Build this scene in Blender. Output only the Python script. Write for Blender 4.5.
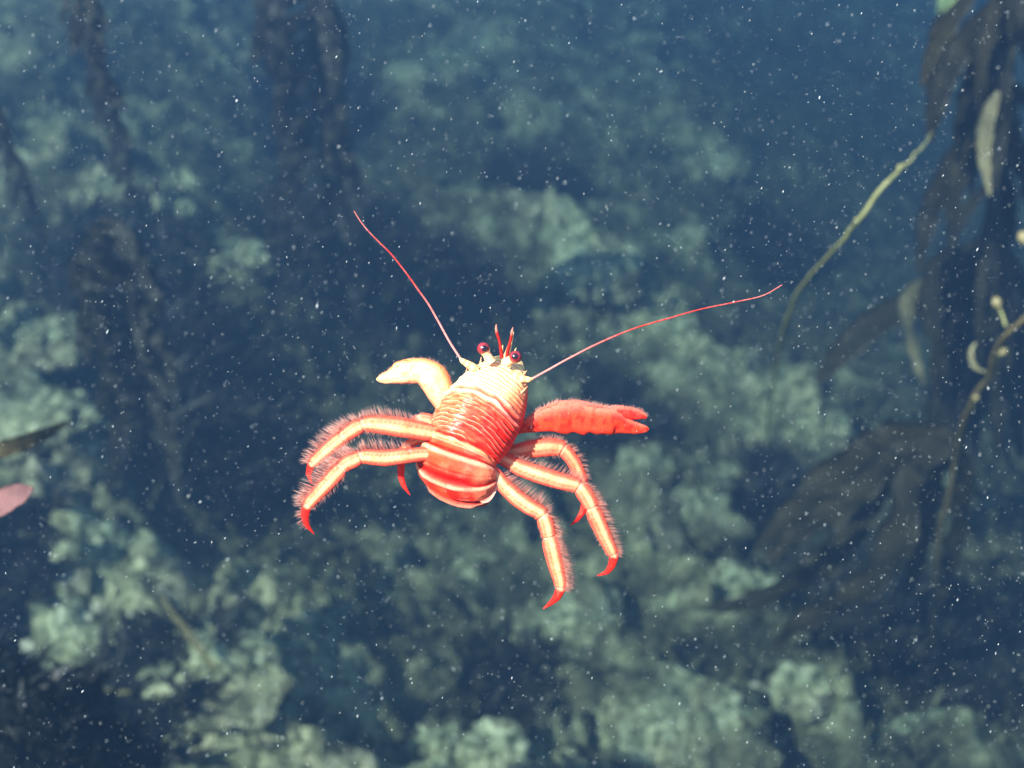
import bpy, math, random
import numpy as np
from mathutils import Vector

random.seed(7)
rng = np.random.default_rng(7)
scene = bpy.context.scene
for o in list(bpy.data.objects):
    bpy.data.objects.remove(o)

# ------------------------------------------------------------------ camera
W, H = 1024, 768
FPX = 1098.0                       # focal length in pixels
CAM_H = 1.9                        # metres above the mean seabed
PITCH = math.radians(42)           # looking down
cam_d = bpy.data.cameras.new('camera')
cam = bpy.data.objects.new('camera', cam_d)
scene.collection.objects.link(cam)
cam.location = (0, 0, CAM_H)
cam.rotation_euler = (math.pi / 2 - PITCH, 0, 0)
cam_d.sensor_width = 36
cam_d.lens = 36 * FPX / W
cam_d.clip_start = 0.01
cam_d.clip_end = 500
CRAB_D = 0.37
cam_d.dof.use_dof = True
cam_d.dof.focus_distance = CRAB_D
cam_d.dof.aperture_fstop = 10
scene.camera = cam

CP = np.array([0, 0, CAM_H])
RT = np.array([1.0, 0, 0])
UP = np.array([0, math.sin(PITCH), math.cos(PITCH)])
BK = np.array([0, -math.cos(PITCH), math.sin(PITCH)])


def at(px, py, d):
    """world point d metres in front of the lens, in the direction of a pixel of the photograph"""
    return CP - BK * d + RT * ((px - W / 2) * d / FPX) - UP * ((py - H / 2) * d / FPX)


TILT_X, TILT_Y = -0.22, -0.12       # the reef falls away to the side and into the distance


def slope(x, y):
    return TILT_X * x + TILT_Y * (y - 2.0)


def floor_at(px, py, z=0.0):
    """where a pixel's ray meets the mean reef slope, raised by z"""
    r = at(px, py, 1.0) - CP
    t = (z + slope(CP[0], CP[1]) - CP[2]) / (r[2] - TILT_X * r[0] - TILT_Y * r[1])
    return CP + r * t


# ------------------------------------------------------------------ light
SUN_TO = np.array([-0.54, -0.36, 0.78])        # towards the sun
SUN_TO = SUN_TO / np.linalg.norm(SUN_TO)
world = bpy.data.worlds.new('World')
scene.world = world
world.use_nodes = True
wn = world.node_tree.nodes
bg = wn['Background']
sky = wn.new('ShaderNodeTexSky')
sky.sky_type = 'NISHITA'
sky.sun_disc = False
sky.sun_elevation = math.asin(SUN_TO[2])
sky.sun_rotation = math.atan2(SUN_TO[0], SUN_TO[1])
world.node_tree.links.new(sky.outputs[0], bg.inputs[0])
bg.inputs[1].default_value = 0.12

sun_d = bpy.data.lights.new('sun', 'SUN')
sun_d.energy = 5.0
sun_d.angle = math.radians(0.6)
sun_d.color = (1.0, 0.95, 0.86)
sun = bpy.data.objects.new('sun', sun_d)
scene.collection.objects.link(sun)
sun.location = (-4, -1, 6)
sun.rotation_euler = Vector(-SUN_TO).to_track_quat('-Z', 'Y').to_euler()

vs = scene.view_settings
vs.view_transform = 'Standard'
vs.look = 'None'
vs.gamma = 1
vs.use_curve_mapping = False
vs.exposure = 2.05

cy = scene.cycles
cy.use_denoising = True
cy.max_bounces = 6
cy.volume_bounces = 2
cy.transparent_max_bounces = 8
cy.use_adaptive_sampling = False

# ------------------------------------------------------------------ numpy noise
def _hash(ix, iy, iz, seed):
    h = (ix.astype(np.uint32) * np.uint32(374761393) + iy.astype(np.uint32) * np.uint32(668265263)
         + iz.astype(np.uint32) * np.uint32(2147483647) + np.uint32(seed * 7919 + 13))
    h = (h ^ (h >> np.uint32(13))) * np.uint32(1274126177)
    h = (h ^ (h >> np.uint32(16))) * np.uint32(2246822519)
    h = h ^ (h >> np.uint32(15))
    return h.astype(np.float64) / 4294967295.0 * 2 - 1


def vnoise(x, y, z=None, seed=0):
    x = np.asarray(x, float); y = np.asarray(y, float)
    z = np.zeros_like(x) if z is None else np.asarray(z, float)
    ix, iy, iz = np.floor(x).astype(np.int64), np.floor(y).astype(np.int64), np.floor(z).astype(np.int64)
    fx, fy, fz = x - ix, y - iy, z - iz
    fx = fx * fx * (3 - 2 * fx); fy = fy * fy * (3 - 2 * fy); fz = fz * fz * (3 - 2 * fz)
    r = 0
    for a in (0, 1):
        for b in (0, 1):
            for c in (0, 1):
                w = (fx if a else 1 - fx) * (fy if b else 1 - fy) * (fz if c else 1 - fz)
                r = r + w * _hash(ix + a, iy + b, iz + c, seed)
    return r


def fbm(x, y, z=None, octaves=4, seed=0, gain=0.5):
    r, a, s = 0, 1.0, 1.0
    for k in range(octaves):
        r = r + a * vnoise(x * s, y * s, None if z is None else z * s, seed + k * 17)
        a *= gain; s *= 2.03
    return r


def smooth(a, b, x):
    t = np.clip((x - a) / (b - a), 0, 1)
    return t * t * (3 - 2 * t)


# ------------------------------------------------------------------ object helpers
COL = scene.collection


def mesh_obj(name, verts, faces, mat, parent=None, origin=None, attrs=None, colors=None, shade=True):
    verts = np.asarray(verts, float)
    if origin is not None:
        verts = verts - np.asarray(origin)
    me = bpy.data.meshes.new(name)
    if isinstance(faces, np.ndarray):
        nf, k = faces.shape
        me.vertices.add(len(verts))
        me.vertices.foreach_set('co', verts.astype(np.float32).ravel())
        me.loops.add(nf * k)
        me.loops.foreach_set('vertex_index', faces.astype(np.int32).ravel())
        me.polygons.add(nf)
        me.polygons.foreach_set('loop_start', np.arange(0, nf * k, k, dtype=np.int32))
        me.update(calc_edges=True)
        me.validate()
    else:
        me.from_pydata(verts.tolist(), [], faces)
        me.update()
    if attrs:
        for k_, v in attrs.items():
            a = me.attributes.new(k_, 'FLOAT', 'POINT')
            a.data.foreach_set('value', np.asarray(v, np.float32).ravel())
    if colors is not None:
        c = np.ones((len(verts), 4), np.float32)
        c[:, :3] = np.clip(colors, 0, 1)
        a = me.attributes.new('Col', 'FLOAT_COLOR', 'POINT')
        a.data.foreach_set('color', c.ravel())
    if shade:
        me.polygons.foreach_set('use_smooth', np.ones(len(me.polygons), bool))
    me.materials.append(mat)
    o = bpy.data.objects.new(name, me)
    COL.objects.link(o)
    if parent is not None:
        o.parent = parent
    elif origin is not None:
        o.location = origin
    return o


def tag(o, label=None, cat=None, group=None, kind=None):
    if label: o['label'] = label
    if cat: o['category'] = cat
    if group: o['group'] = group
    if kind: o['kind'] = kind
    return o


def empty(name, loc):
    e = bpy.data.objects.new(name, None)
    e.empty_display_size = 0.02
    e.location = tuple(loc)
    COL.objects.link(e)
    return e


def grid_faces(nu, nv, wrap_v=False, off=0):
    u, v = np.meshgrid(np.arange(nu - 1), np.arange(nv if wrap_v else nv - 1), indexing='ij')
    u = u.ravel(); v = v.ravel(); v2 = (v + 1) % nv
    return np.stack([u * nv + v, (u + 1) * nv + v, (u + 1) * nv + v2, u * nv + v2], 1) + off


def norm(v):
    v = np.asarray(v, float)
    return v / np.maximum(np.linalg.norm(v, axis=-1, keepdims=True), 1e-12)


def spline(pts, n):
    """Catmull-Rom through pts (k x m), n samples per span"""
    P = np.asarray(pts, float)
    P = np.vstack([2 * P[0] - P[1], P, 2 * P[-1] - P[-2]])
    out = []
    for i in range(1, len(P) - 2):
        for t in np.linspace(0, 1, n, endpoint=False):
            a, b, c, d = P[i - 1], P[i], P[i + 1], P[i + 2]
            out.append(0.5 * (2 * b + (c - a) * t + (2 * a - 5 * b + 4 * c - d) * t * t + (3 * b - a - 3 * c + d) * t ** 3))
    out.append(P[-2])
    return np.array(out)


def tube(path, radii, ns=8):
    """closed tube; returns verts, quad/tri face list"""
    path = np.asarray(path, float); radii = np.asarray(radii, float)
    T = norm(np.gradient(path, axis=0))
    ref = np.array([0.3, 0.2, 0.93])
    S = norm(np.cross(T, ref)); N = np.cross(S, T)
    th = np.linspace(0, 2 * math.pi, ns, endpoint=False)
    V = path[:, None] + radii[:, None, None] * (S[:, None] * np.cos(th)[None, :, None] + N[:, None] * np.sin(th)[None, :, None])
    n = len(path)
    F = grid_faces(n, ns, True).tolist()
    F.append(list(range(ns))[::-1]); F.append([(n - 1) * ns + k for k in range(ns)])
    return V.reshape(-1, 3), F


# ------------------------------------------------------------------ materials
def new_mat(name):
    m = bpy.data.materials.new(name)
    m.use_nodes = True
    nt = m.node_tree
    return m, nt, nt.nodes, nt.links, nt.nodes['Principled BSDF']


def mix_rgb(nt, fac, a, b, mode='MIX'):
    n = nt.nodes.new('ShaderNodeMix')
    n.data_type = 'RGBA'; n.blend_type = mode
    for s, v in ((0, fac), (6, a), (7, b)):
        if hasattr(v, 'is_linked'):
            nt.links.new(v, n.inputs[s])
        else:
            n.inputs[s].default_value = v if s == 0 else (*v, 1)
    return n.outputs[2]


def noise_tex(nt, scale, detail=5, rough=0.6, coords=None):
    n = nt.nodes.new('ShaderNodeTexNoise')
    n.inputs['Scale'].default_value = scale
    n.inputs['Detail'].default_value = detail
    n.inputs['Roughness'].default_value = rough
    if coords is not None:
        nt.links.new(coords, n.inputs['Vector'])
    return n.outputs[0]


def ramp(nt, val, stops):
    r = nt.nodes.new('ShaderNodeValToRGB')
    e = r.color_ramp.elements
    e[0].position, e[0].color = stops[0][0], (*stops[0][1], 1)
    e[1].position, e[1].color = stops[-1][0], (*stops[-1][1], 1)
    for p, c in stops[1:-1]:
        x = e.new(p); x.color = (*c, 1)
    nt.links.new(val, r.inputs[0])
    return r.outputs[0]


def math_node(nt, op, a, b):
    n = nt.nodes.new('ShaderNodeMath'); n.operation = op
    for i, v in enumerate((a, b)):
        if hasattr(v, 'is_linked'): nt.links.new(v, n.inputs[i])
        else: n.inputs[i].default_value = v
    return n.outputs[0]


def bump(nt, height, strength, dist, bsdf):
    b = nt.nodes.new('ShaderNodeBump')
    b.inputs['Strength'].default_value = strength
    b.inputs['Distance'].default_value = dist
    nt.links.new(height, b.inputs['Height'])
    nt.links.new(b.outputs[0], bsdf.inputs['Normal'])


def rock_material():
    """bare crusted rock where 'cover' is 0, brown algal turf where it is 1"""
    m, nt, N, L, P = new_mat('reef_rock')
    tc = N.new('ShaderNodeTexCoord').outputs['Object']
    at_ = N.new('ShaderNodeAttribute'); at_.attribute_name = 'cover'
    n1 = noise_tex(nt, 9, 6, 0.65, tc)
    n2 = noise_tex(nt, 38, 5, 0.65, tc)
    n3 = noise_tex(nt, 3.1, 4, 0.6, tc)
    n4 = noise_tex(nt, 19, 6, 0.7, tc)
    vo = N.new('ShaderNodeTexVoronoi'); vo.inputs['Scale'].default_value = 30
    wv = N.new('ShaderNodeVectorMath'); wv.operation = 'ADD'
    nv_ = N.new('ShaderNodeTexNoise'); nv_.inputs['Scale'].default_value = 14; L.new(tc, nv_.inputs['Vector'])
    sc_ = N.new('ShaderNodeVectorMath'); sc_.operation = 'SCALE'; sc_.inputs['Scale'].default_value = 0.09
    L.new(nv_.outputs['Color'], sc_.inputs[0]); L.new(tc, wv.inputs[0]); L.new(sc_.outputs[0], wv.inputs[1])
    L.new(wv.outputs[0], vo.inputs['Vector'])
    rock = ramp(nt, n2, [(0.34, (0.12, 0.13, 0.095)), (0.46, (0.32, 0.34, 0.26)), (0.55, (0.56, 0.59, 0.47)), (0.64, (0.88, 0.89, 0.78))])
    crust = ramp(nt, n4, [(0.36, (0.42, 0.43, 0.37)), (0.50, (0.9, 0.92, 0.85)), (0.62, (1.2, 1.2, 1.15))])
    rock = mix_rgb(nt, 1.0, rock, crust, 'MULTIPLY')
    spots = ramp(nt, vo.outputs['Distance'], [(0.0, (1, 1, 1)), (0.22, (0.7, 0.7, 0.7)), (0.40, (0, 0, 0))])
    rock = mix_rgb(nt, math_node(nt, 'MULTIPLY', spots, 0.55), rock, (0.62, 0.66, 0.55))
    tint = ramp(nt, n3, [(0.35, (0.90, 0.95, 0.70)), (0.5, (1.0, 0.93, 0.60)), (0.66, (1.0, 0.84, 0.64))])
    rock = mix_rgb(nt, 0.8, rock, tint, 'MULTIPLY')
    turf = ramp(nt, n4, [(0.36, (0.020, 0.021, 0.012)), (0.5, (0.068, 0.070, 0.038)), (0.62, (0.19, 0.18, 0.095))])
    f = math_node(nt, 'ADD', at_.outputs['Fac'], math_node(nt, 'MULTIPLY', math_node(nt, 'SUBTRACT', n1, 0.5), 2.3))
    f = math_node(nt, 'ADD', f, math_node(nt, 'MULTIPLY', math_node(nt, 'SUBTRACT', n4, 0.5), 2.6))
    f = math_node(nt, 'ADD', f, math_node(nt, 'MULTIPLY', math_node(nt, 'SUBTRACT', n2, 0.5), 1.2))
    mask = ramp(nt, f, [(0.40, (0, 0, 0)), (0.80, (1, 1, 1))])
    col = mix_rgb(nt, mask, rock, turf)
    L.new(col, P.inputs['Base Color'])
    P.inputs['Roughness'].default_value = 0.85
    P.inputs['Specular IOR Level'].default_value = 0.12
    hgt = math_node(nt, 'ADD', n2, math_node(nt, 'MULTIPLY', noise_tex(nt, 130, 4, 0.6, tc), 0.5))
    bump(nt, hgt, 1.0, 0.035, P)
    return m


def kelp_material(name, base, dark, trans=0.35, edge=None):
    m, nt, N, L, P = new_mat(name)
    tc = N.new('ShaderNodeTexCoord').outputs['Object']
    n1 = noise_tex(nt, 22, 5, 0.6, tc)
    col = ramp(nt, n1, [(0.33, dark), (0.62, base)])
    L.new(col, P.inputs['Base Color'])
    P.inputs['Roughness'].default_value = 0.5
    P.inputs['Specular IOR Level'].default_value = 0.2
    tr = N.new('ShaderNodeBsdfTranslucent'); L.new(col, tr.inputs[0])
    mx = N.new('ShaderNodeMixShader'); mx.inputs[0].default_value = trans
    L.new(P.outputs[0], mx.inputs[1]); L.new(tr.outputs[0], mx.inputs[2])
    L.new(mx.outputs[0], N['Material Output'].inputs[0])
    bump(nt, noise_tex(nt, 60, 3, 0.5, tc), 0.4, 0.004, P)
    return m


def plain(name, col, rough=0.5, spec=0.3, scale=80, var=0.25, bmp=0.2, bd=0.001):
    m, nt, N, L, P = new_mat(name)
    tc = N.new('ShaderNodeTexCoord').outputs['Object']
    n = noise_tex(nt, scale, 4, 0.6, tc)
    c = np.array(col)
    L.new(ramp(nt, n, [(0.35, tuple(c * (1 - var))), (0.65, tuple(np.minimum(c * (1 + var), 1)))]), P.inputs['Base Color'])
    P.inputs['Roughness'].default_value = rough
    P.inputs['Specular IOR Level'].default_value = spec
    bump(nt, n, bmp, bd, P)
    return m


def shell_material():
    m, nt, N, L, P = new_mat('crab_shell')
    tc = N.new('ShaderNodeTexCoord').outputs['Object']
    a = N.new('ShaderNodeAttribute'); a.attribute_name = 'Col'
    n = noise_tex(nt, 900, 5, 0.65, tc)
    v = ramp(nt, n, [(0.33, (0.72, 0.55, 0.5)), (0.5, (1, 1, 1)), (0.7, (1, 1, 1))])
    c = mix_rgb(nt, 0.8, a.outputs['Color'], v, 'MULTIPLY')
    n2 = noise_tex(nt, 260, 3, 0.6, tc)
    c = mix_rgb(nt, math_node(nt, 'MULTIPLY', math_node(nt, 'MAXIMUM', math_node(nt, 'SUBTRACT', n2, 0.58), 0.0), 1.1), c, (0.9, 0.30, 0.18))
    L.new(c, P.inputs['Base Color'])
    P.inputs['Roughness'].default_value = 0.5
    P.inputs['Specular IOR Level'].default_value = 0.09
    P.inputs['Subsurface Weight'].default_value = 0.1
    P.inputs['Subsurface Radius'].default_value = (1.0, 0.3, 0.15)
    P.inputs['Subsurface Scale'].default_value = 0.0018
    bump(nt, noise_tex(nt, 2200, 3, 0.6, tc), 0.35, 0.0004, P)
    return m


M_ROCK = rock_material()
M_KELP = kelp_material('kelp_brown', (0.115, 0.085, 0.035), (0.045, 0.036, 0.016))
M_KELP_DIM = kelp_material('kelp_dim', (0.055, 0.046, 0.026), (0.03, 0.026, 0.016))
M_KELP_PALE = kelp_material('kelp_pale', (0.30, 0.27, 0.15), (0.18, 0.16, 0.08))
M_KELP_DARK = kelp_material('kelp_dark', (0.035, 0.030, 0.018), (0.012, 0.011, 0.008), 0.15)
M_STIPE = plain('kelp_stipe', (0.22, 0.21, 0.085), 0.5, 0.2, 60, 0.3)
M_BLADDER = plain('kelp_bladder', (0.24, 0.19, 0.085), 0.4, 0.3, 60, 0.2)
M_TURF = kelp_material('algae_turf', (0.13, 0.125, 0.06), (0.04, 0.038, 0.02), 0.3)
M_SHELL = shell_material()

# ------------------------------------------------------------------ seabed layout (pixels of the photograph -> places on the bottom)
PALE = [(30, 400, 60, 40, .6), (160, 510, 60, 40, .35), (240, 560, 70, 40, .3), (300, 690, 80, 50, .5), (110, 560, 70, 30, .7), (60, 590, 50, 20, .8), (45, 505, 60, 26, .8), (150, 555, 60, 34, .5), (130, 645, 60, 26, .7), (340, 665, 70, 40, .6), (375, 722, 50, 26, .8), (175, 605, 50, 26, .7), (20, 470, 40, 24, .7), (600, 275, 60, 32, 1.0), (585, 250, 40, 20, .8), (410, 78, 34, 28, 1.0), (186, 207, 22, 22, 1.2), (215, 170, 40, 16, .7), (285, 225, 18, 22, .7),
        (235, 260, 55, 18, .9), (110, 195, 40, 16, .8), (60, 140, 40, 25, .45), (30, 340, 40, 40, .7), (45, 425, 50, 26, .9), (70, 455, 40, 20, .7),
        (115, 490, 22, 26, .8), (72, 552, 40, 12, 1.1), (100, 592, 38, 15, 1.1), (60, 625, 45, 18, .9), (90, 640, 40, 20, .6), (210, 672, 52, 40, 1.2),
        (262, 708, 34, 28, 1.0), (75, 718, 44, 22, 1.1), (320, 640, 50, 40, .5), (300, 600, 40, 40, .4), (425, 742, 44, 26, 1.2), (495, 752, 36, 18, 1.2),
        (310, 730, 30, 20, .6), (690, 520, 75, 42, .45), (705, 475, 55, 32, .5), (640, 465, 40, 26, .3), (742, 592, 38, 24, 1.2), (822, 430, 36, 34, 1.2),
        (800, 462, 34, 18, .9), (800, 692, 34, 18, 1.1), (700, 375, 85, 44, .3), (668, 345, 40, 24, .35), (690, 228, 26, 14, .8), (525, 122, 50, 22, .5),
        (640, 45, 26, 40, .5), (585, 75, 40, 22, .3), (725, 170, 40, 28, .5), (500, 235, 50, 20, .3), (580, 620, 70, 46, .25), (690, 730, 110, 34, .3),
        (600, 740, 60, 30, .35), (655, 660, 70, 30, .2), (960, 530, 18, 26, .5), (958, 602, 16, 14, .8), (985, 500, 20, 26, .5), (280, 342, 48, 12, .7),
        (130, 332, 30, 12, .5), (200, 40, 50, 30, .35), (480, 30, 60, 30, .3), (800, 60, 70, 40, .3), (740, 110, 40, 20, .35), (940, 740, 60, 24, .5), (430, 640, 70, 30, .35), (350, 560, 50, 30, .3)]
DARK = [(150, 70, 150, 80, .3), (600, 70, 200, 80, .25), (820, 90, 100, 80, .5), (320, 150, 80, 160, 1.1), (120, 285, 110, 62, 1.0), (180, 405, 105, 66, 1.2), (260, 465, 100, 50, .9), (330, 280, 60, 70, 1.1), (25, 725, 55, 70, 1.8),  # broad shadow masses are painted in here too, as dark algal cover
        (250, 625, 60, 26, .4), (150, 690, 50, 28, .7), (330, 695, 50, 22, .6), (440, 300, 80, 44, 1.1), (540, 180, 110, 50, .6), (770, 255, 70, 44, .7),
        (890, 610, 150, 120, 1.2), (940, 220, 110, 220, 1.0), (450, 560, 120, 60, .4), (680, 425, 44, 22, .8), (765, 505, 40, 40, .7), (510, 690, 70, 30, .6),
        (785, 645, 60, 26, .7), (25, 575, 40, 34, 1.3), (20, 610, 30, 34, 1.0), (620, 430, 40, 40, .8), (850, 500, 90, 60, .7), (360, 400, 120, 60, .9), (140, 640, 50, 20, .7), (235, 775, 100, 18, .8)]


def blob_field(X, Y, lst):
    r = np.zeros_like(X)
    for (px, py, rx, ry, s) in lst:
        c = floor_at(px, py)
        ex = floor_at(px + rx, py); ey = floor_at(px, py - ry); ey2 = floor_at(px, py + ry)
        k = 0.88 if lst is PALE else 1.0
        wx = k * abs(ex[0] - c[0]); wy = k * (ey[1] - ey2[1]) / 2
        q = ((X - c[0]) / wx) ** 2 + ((Y - c[1]) / wy) ** 2
        sel = q < 9
        r[sel] += s * np.exp(-q[sel] * 0.9)
    return r


def terrain(X, Y):
    """height and algal cover of the reef; the cover also paints in shadow masses"""
    wx = X + 0.10 * fbm(X * 3.1, Y * 3.1, None, 3, 41); wy = Y + 0.10 * fbm(X * 3.1 + 7, Y * 3.1, None, 3, 53)
    p = blob_field(wx, wy, PALE); d = blob_field(wx, wy, DARK)
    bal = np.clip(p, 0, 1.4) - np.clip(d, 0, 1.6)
    h = 0.11 * np.tanh(bal) - 0.02
    hole = blob_field(X, Y, [(10, 735, 55, 60, 1.0)])
    h = h - 0.35 * hole
    h = h + 0.10 * fbm(X * 1.3, Y * 1.3, None, 3, 3)
    bil = 1 - np.abs(fbm(wx * 5.5, wy * 5.5, None, 4, 11))
    h = h + 0.085 * (bil - 0.6)
    bil2 = 1 - np.abs(fbm(wx * 15, wy * 15, None, 3, 23))
    h = h + 0.040 * (bil2 - 0.6) * (0.6 + 0.6 * np.clip(p, 0, 1))
    h = h + 0.018 * fbm(X * 46, Y * 46, None, 2, 31)
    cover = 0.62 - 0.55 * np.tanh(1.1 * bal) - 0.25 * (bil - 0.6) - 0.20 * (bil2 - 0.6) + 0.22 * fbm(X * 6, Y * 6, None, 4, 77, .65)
    h = h + slope(X, Y)
    far = smooth(5.5, 12, np.hypot(X, Y - 2))
    h = h * (1 - far) + far * (0.5 * fbm(X * 0.3, Y * 0.3, None, 4, 5) - 0.4)
    return h, cover


def axis(a, b, step, far, grow=1.16):
    fine = np.arange(a, b + step / 2, step)
    ext = []; s = step; x = 0
    while x < far:
        s *= grow; x += s; ext.append(x)
    ext = np.array(ext)
    return np.concatenate([(a - ext)[::-1], fine, fine[-1] + ext])


gx = axis(-2.7, 2.7, 0.0125, 60)
gy = axis(0.35, 6.2, 0.0125, 60)
X, Y = np.meshgrid(gx, gy, indexing='ij')
Z, COVER = terrain(X, Y)
V = np.stack([X, Y, Z], -1).reshape(-1, 3)
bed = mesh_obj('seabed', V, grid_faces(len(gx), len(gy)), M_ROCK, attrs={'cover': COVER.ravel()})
tag(bed, kind='structure')


def ground_z(x, y):
    h, _ = terrain(np.array([float(x)]), np.array([float(y)]))
    return float(h[0])


def on_floor(px, py):
    z = 0.0
    for _ in range(4):
        p = floor_at(px, py, z)
        z = 0.5 * z + 0.5 * (ground_z(p[0], p[1]) - slope(p[0], p[1]))
    p = floor_at(px, py, z)
    p[2] = ground_z(p[0], p[1])
    return p


# ------------------------------------------------------------------ boulders
def ico(sub):
    import bmesh
    bm = bmesh.new()
    bmesh.ops.create_icosphere(bm, subdivisions=sub, radius=1.0)
    v = np.array([q.co[:] for q in bm.verts]); f = np.array([[q.index for q in t.verts] for t in bm.faces])
    bm.free()
    return v, f


ICO5 = ico(5)
ICO3 = ico(3)
ICO2 = ico(2)


def boulder(px, py, size, flat, seed, label, cover=0.25, name='boulder', cat='rock'):
    c = on_floor(px, py)
    v, f = ICO5
    s = seed * 3.7
    d = 1 + 0.45 * fbm(v[:, 0] * 1.6 + s, v[:, 1] * 1.4, v[:, 2] * 1.4, 3, seed) \
        + 0.20 * (0.5 - np.abs(fbm(v[:, 0] * 3.6, v[:, 1] * 3.6 + s, v[:, 2] * 3.6, 3, seed + 5))) \
        + 0.10 * fbm(v[:, 0] * 8, v[:, 1] * 8, v[:, 2] * 8 + s, 3, seed + 9, .6)
    a = rng.uniform(0, 6.28); ca, sa = math.cos(a), math.sin(a)
    q = v * d[:, None] * size * np.array([1.15, 0.9, flat])
    q = np.stack([q[:, 0] * ca - q[:, 1] * sa, q[:, 0] * sa + q[:, 1] * ca, q[:, 2]], 1)
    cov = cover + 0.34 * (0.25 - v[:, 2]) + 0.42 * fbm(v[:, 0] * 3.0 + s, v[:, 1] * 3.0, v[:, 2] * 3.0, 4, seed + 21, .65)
    o = mesh_obj(name, q + c + [0, 0, 0.15 * size * flat], f, M_ROCK, origin=c, attrs={'cover': cov})
    return tag(o, label, cat, 'rocks scattered over the reef')


ROCKS = [
    (600, 280, .17, .6, 'large pale crusted boulder between the long antennae of the crab', .2),
    (412, 80, .13, .7, 'solitary pale rounded boulder far off above the antenna tip of the crab', .22),
    (182, 212, .055, .8, 'small whitish angular rock at the rim of the far pebbly hollow', .0),
    (285, 228, .07, .7, 'greenish grey rock on the far side of the pebbly hollow', .25),
    (236, 264, .12, .5, 'long low pale rock below the pebbly hollow', .2),
    (112, 196, .10, .6, 'dull grey-green rock beside the dark kelp stem', .3),
    (46, 424, .12, .6, 'pale crusted rock just above the drifting brown blade', .2),
    (72, 552, .085, .45, 'flat pale ledge of rock below the pink scrap of algae', .12),
    (104, 590, .10, .5, 'pale knobbly rock at the top of the dark pit', .15),
    (212, 672, .13, .6, 'broad pale green crusted boulder with a yellow strap lying on it', .12),
    (264, 712, .075, .6, 'rough whitish rock touching the broad pale green boulder', .15),
    (78, 718, .085, .55, 'pale wedge of rock with a yellow scrap of kelp on top', .12),
    (424, 744, .09, .6, 'bright pale rock cut by the bottom edge, directly below the crab', .08),
    (496, 754, .075, .6, 'smaller bright rock beside the bright rock directly below the crab', .08),
    (690, 522, .16, .5, 'wide greenish boulder under the walking leg tips of the crab', .46),
    (706, 474, .12, .5, 'teal grey rock just past the open claw of the crab', .46),
    (744, 592, .09, .6, 'pale knobbly rock at the end of the drooping kelp blades', .08),
    (824, 428, .095, .7, 'pale lumpy rock between the bare stem and the drooping kelp', .1),
    (800, 692, .075, .6, 'lone pale rock in the dark below the drooping kelp', .12),
    (690, 230, .07, .6, 'faint bluish rock above the longest antenna', .2),
    (958, 602, .045, .7, 'small pale stone in the dark water beside the kelp', .1),
    (640, 470, .09, .5, 'mossy grey rock right behind the open claw', .46),
    (580, 625, .14, .5, 'mossy low boulder below the lowest walking leg', .46),
    (690, 735, .16, .45, 'broad mossy boulder at the bottom edge', .46),
    (725, 172, .11, .5, 'hazy blue boulder far beyond the antenna', .3),
    (642, 42, .10, .9, 'tall hazy greenish rock near the top edge', .3),
    (30, 345, .13, .5, 'greenish rock at the edge near the dark algae', .3),
]
for i, (px, py, sz, fl, lab, cov) in enumerate(ROCKS):
    boulder(px, py, sz * .74, fl * .62, 100 + i * 7, lab, cov + .14)

# near-black outcrop added close to the lens to darken the pit corner
def outcrop():
    top = at(14, 672, 1.0)
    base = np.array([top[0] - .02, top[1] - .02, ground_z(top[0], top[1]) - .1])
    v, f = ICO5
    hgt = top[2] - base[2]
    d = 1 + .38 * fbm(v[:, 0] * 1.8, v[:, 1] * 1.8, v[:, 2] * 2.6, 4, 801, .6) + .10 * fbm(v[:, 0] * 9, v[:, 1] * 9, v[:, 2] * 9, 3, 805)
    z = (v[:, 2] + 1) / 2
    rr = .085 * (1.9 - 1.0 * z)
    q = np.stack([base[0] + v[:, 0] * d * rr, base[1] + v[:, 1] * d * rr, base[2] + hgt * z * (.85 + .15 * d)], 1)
    e = empty('added_outcrop', base)
    tag(e, 'added near-black rock outcrop darkening the bottom corner next to the pale wedge of rock', 'rock')
    mesh_obj('rock', q, f, plain('dark_corner_rock', (0.008, 0.008, 0.007), .9, .05, 30, .5, .8, .02), e, origin=base)
    r = np.random.default_rng(811)
    pts = q[v[:, 2] > .1]
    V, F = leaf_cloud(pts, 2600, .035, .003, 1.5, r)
    mesh_obj('foliage', V, F, kelp_material('dark_corner_fronds', (0.016, 0.015, 0.011), (0.004, 0.004, 0.004), .05), e, origin=base, shade=False)


M_PEBBLE = plain('pale_pebble', (0.40, 0.39, 0.27), 0.6, 0.2, 60, 0.2)
PEBBLES = [(90, 452, .018, 'round whitish pebble on the rock above the pink scrap'), (96, 610, .016, 'white pebble beside the dark pit'),
           (88, 618, .012, 'smaller white pebble under the white pebble beside the pit'), (130, 620, .014, 'pale oval pebble on the knobbly rock'),
           (30, 646, .022, 'bright white stone on the rim of the dark pit'), (756, 686, .014, 'tiny pale pebble by the kelp'),
           (260, 686, .018, 'whitish pebble at the foot of the broad boulder'), (122, 121, .02, 'yellowish pebble beside the dark kelp stem')]
for i, (px, py, r, lab) in enumerate(PEBBLES):
    c = on_floor(px, py)
    v, f = ICO3
    d = 1 + 0.18 * fbm(v[:, 0] * 1.5 + i, v[:, 1] * 1.5, v[:, 2] * 1.5, 3, 300 + i)
    tag(mesh_obj('pebble', v * d[:, None] * r * .75 * [1.2, .9, .7] + c + [0, 0, r * .3], f, M_PEBBLE, origin=c), lab, 'pebble', 'white pebbles on the reef')

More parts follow.
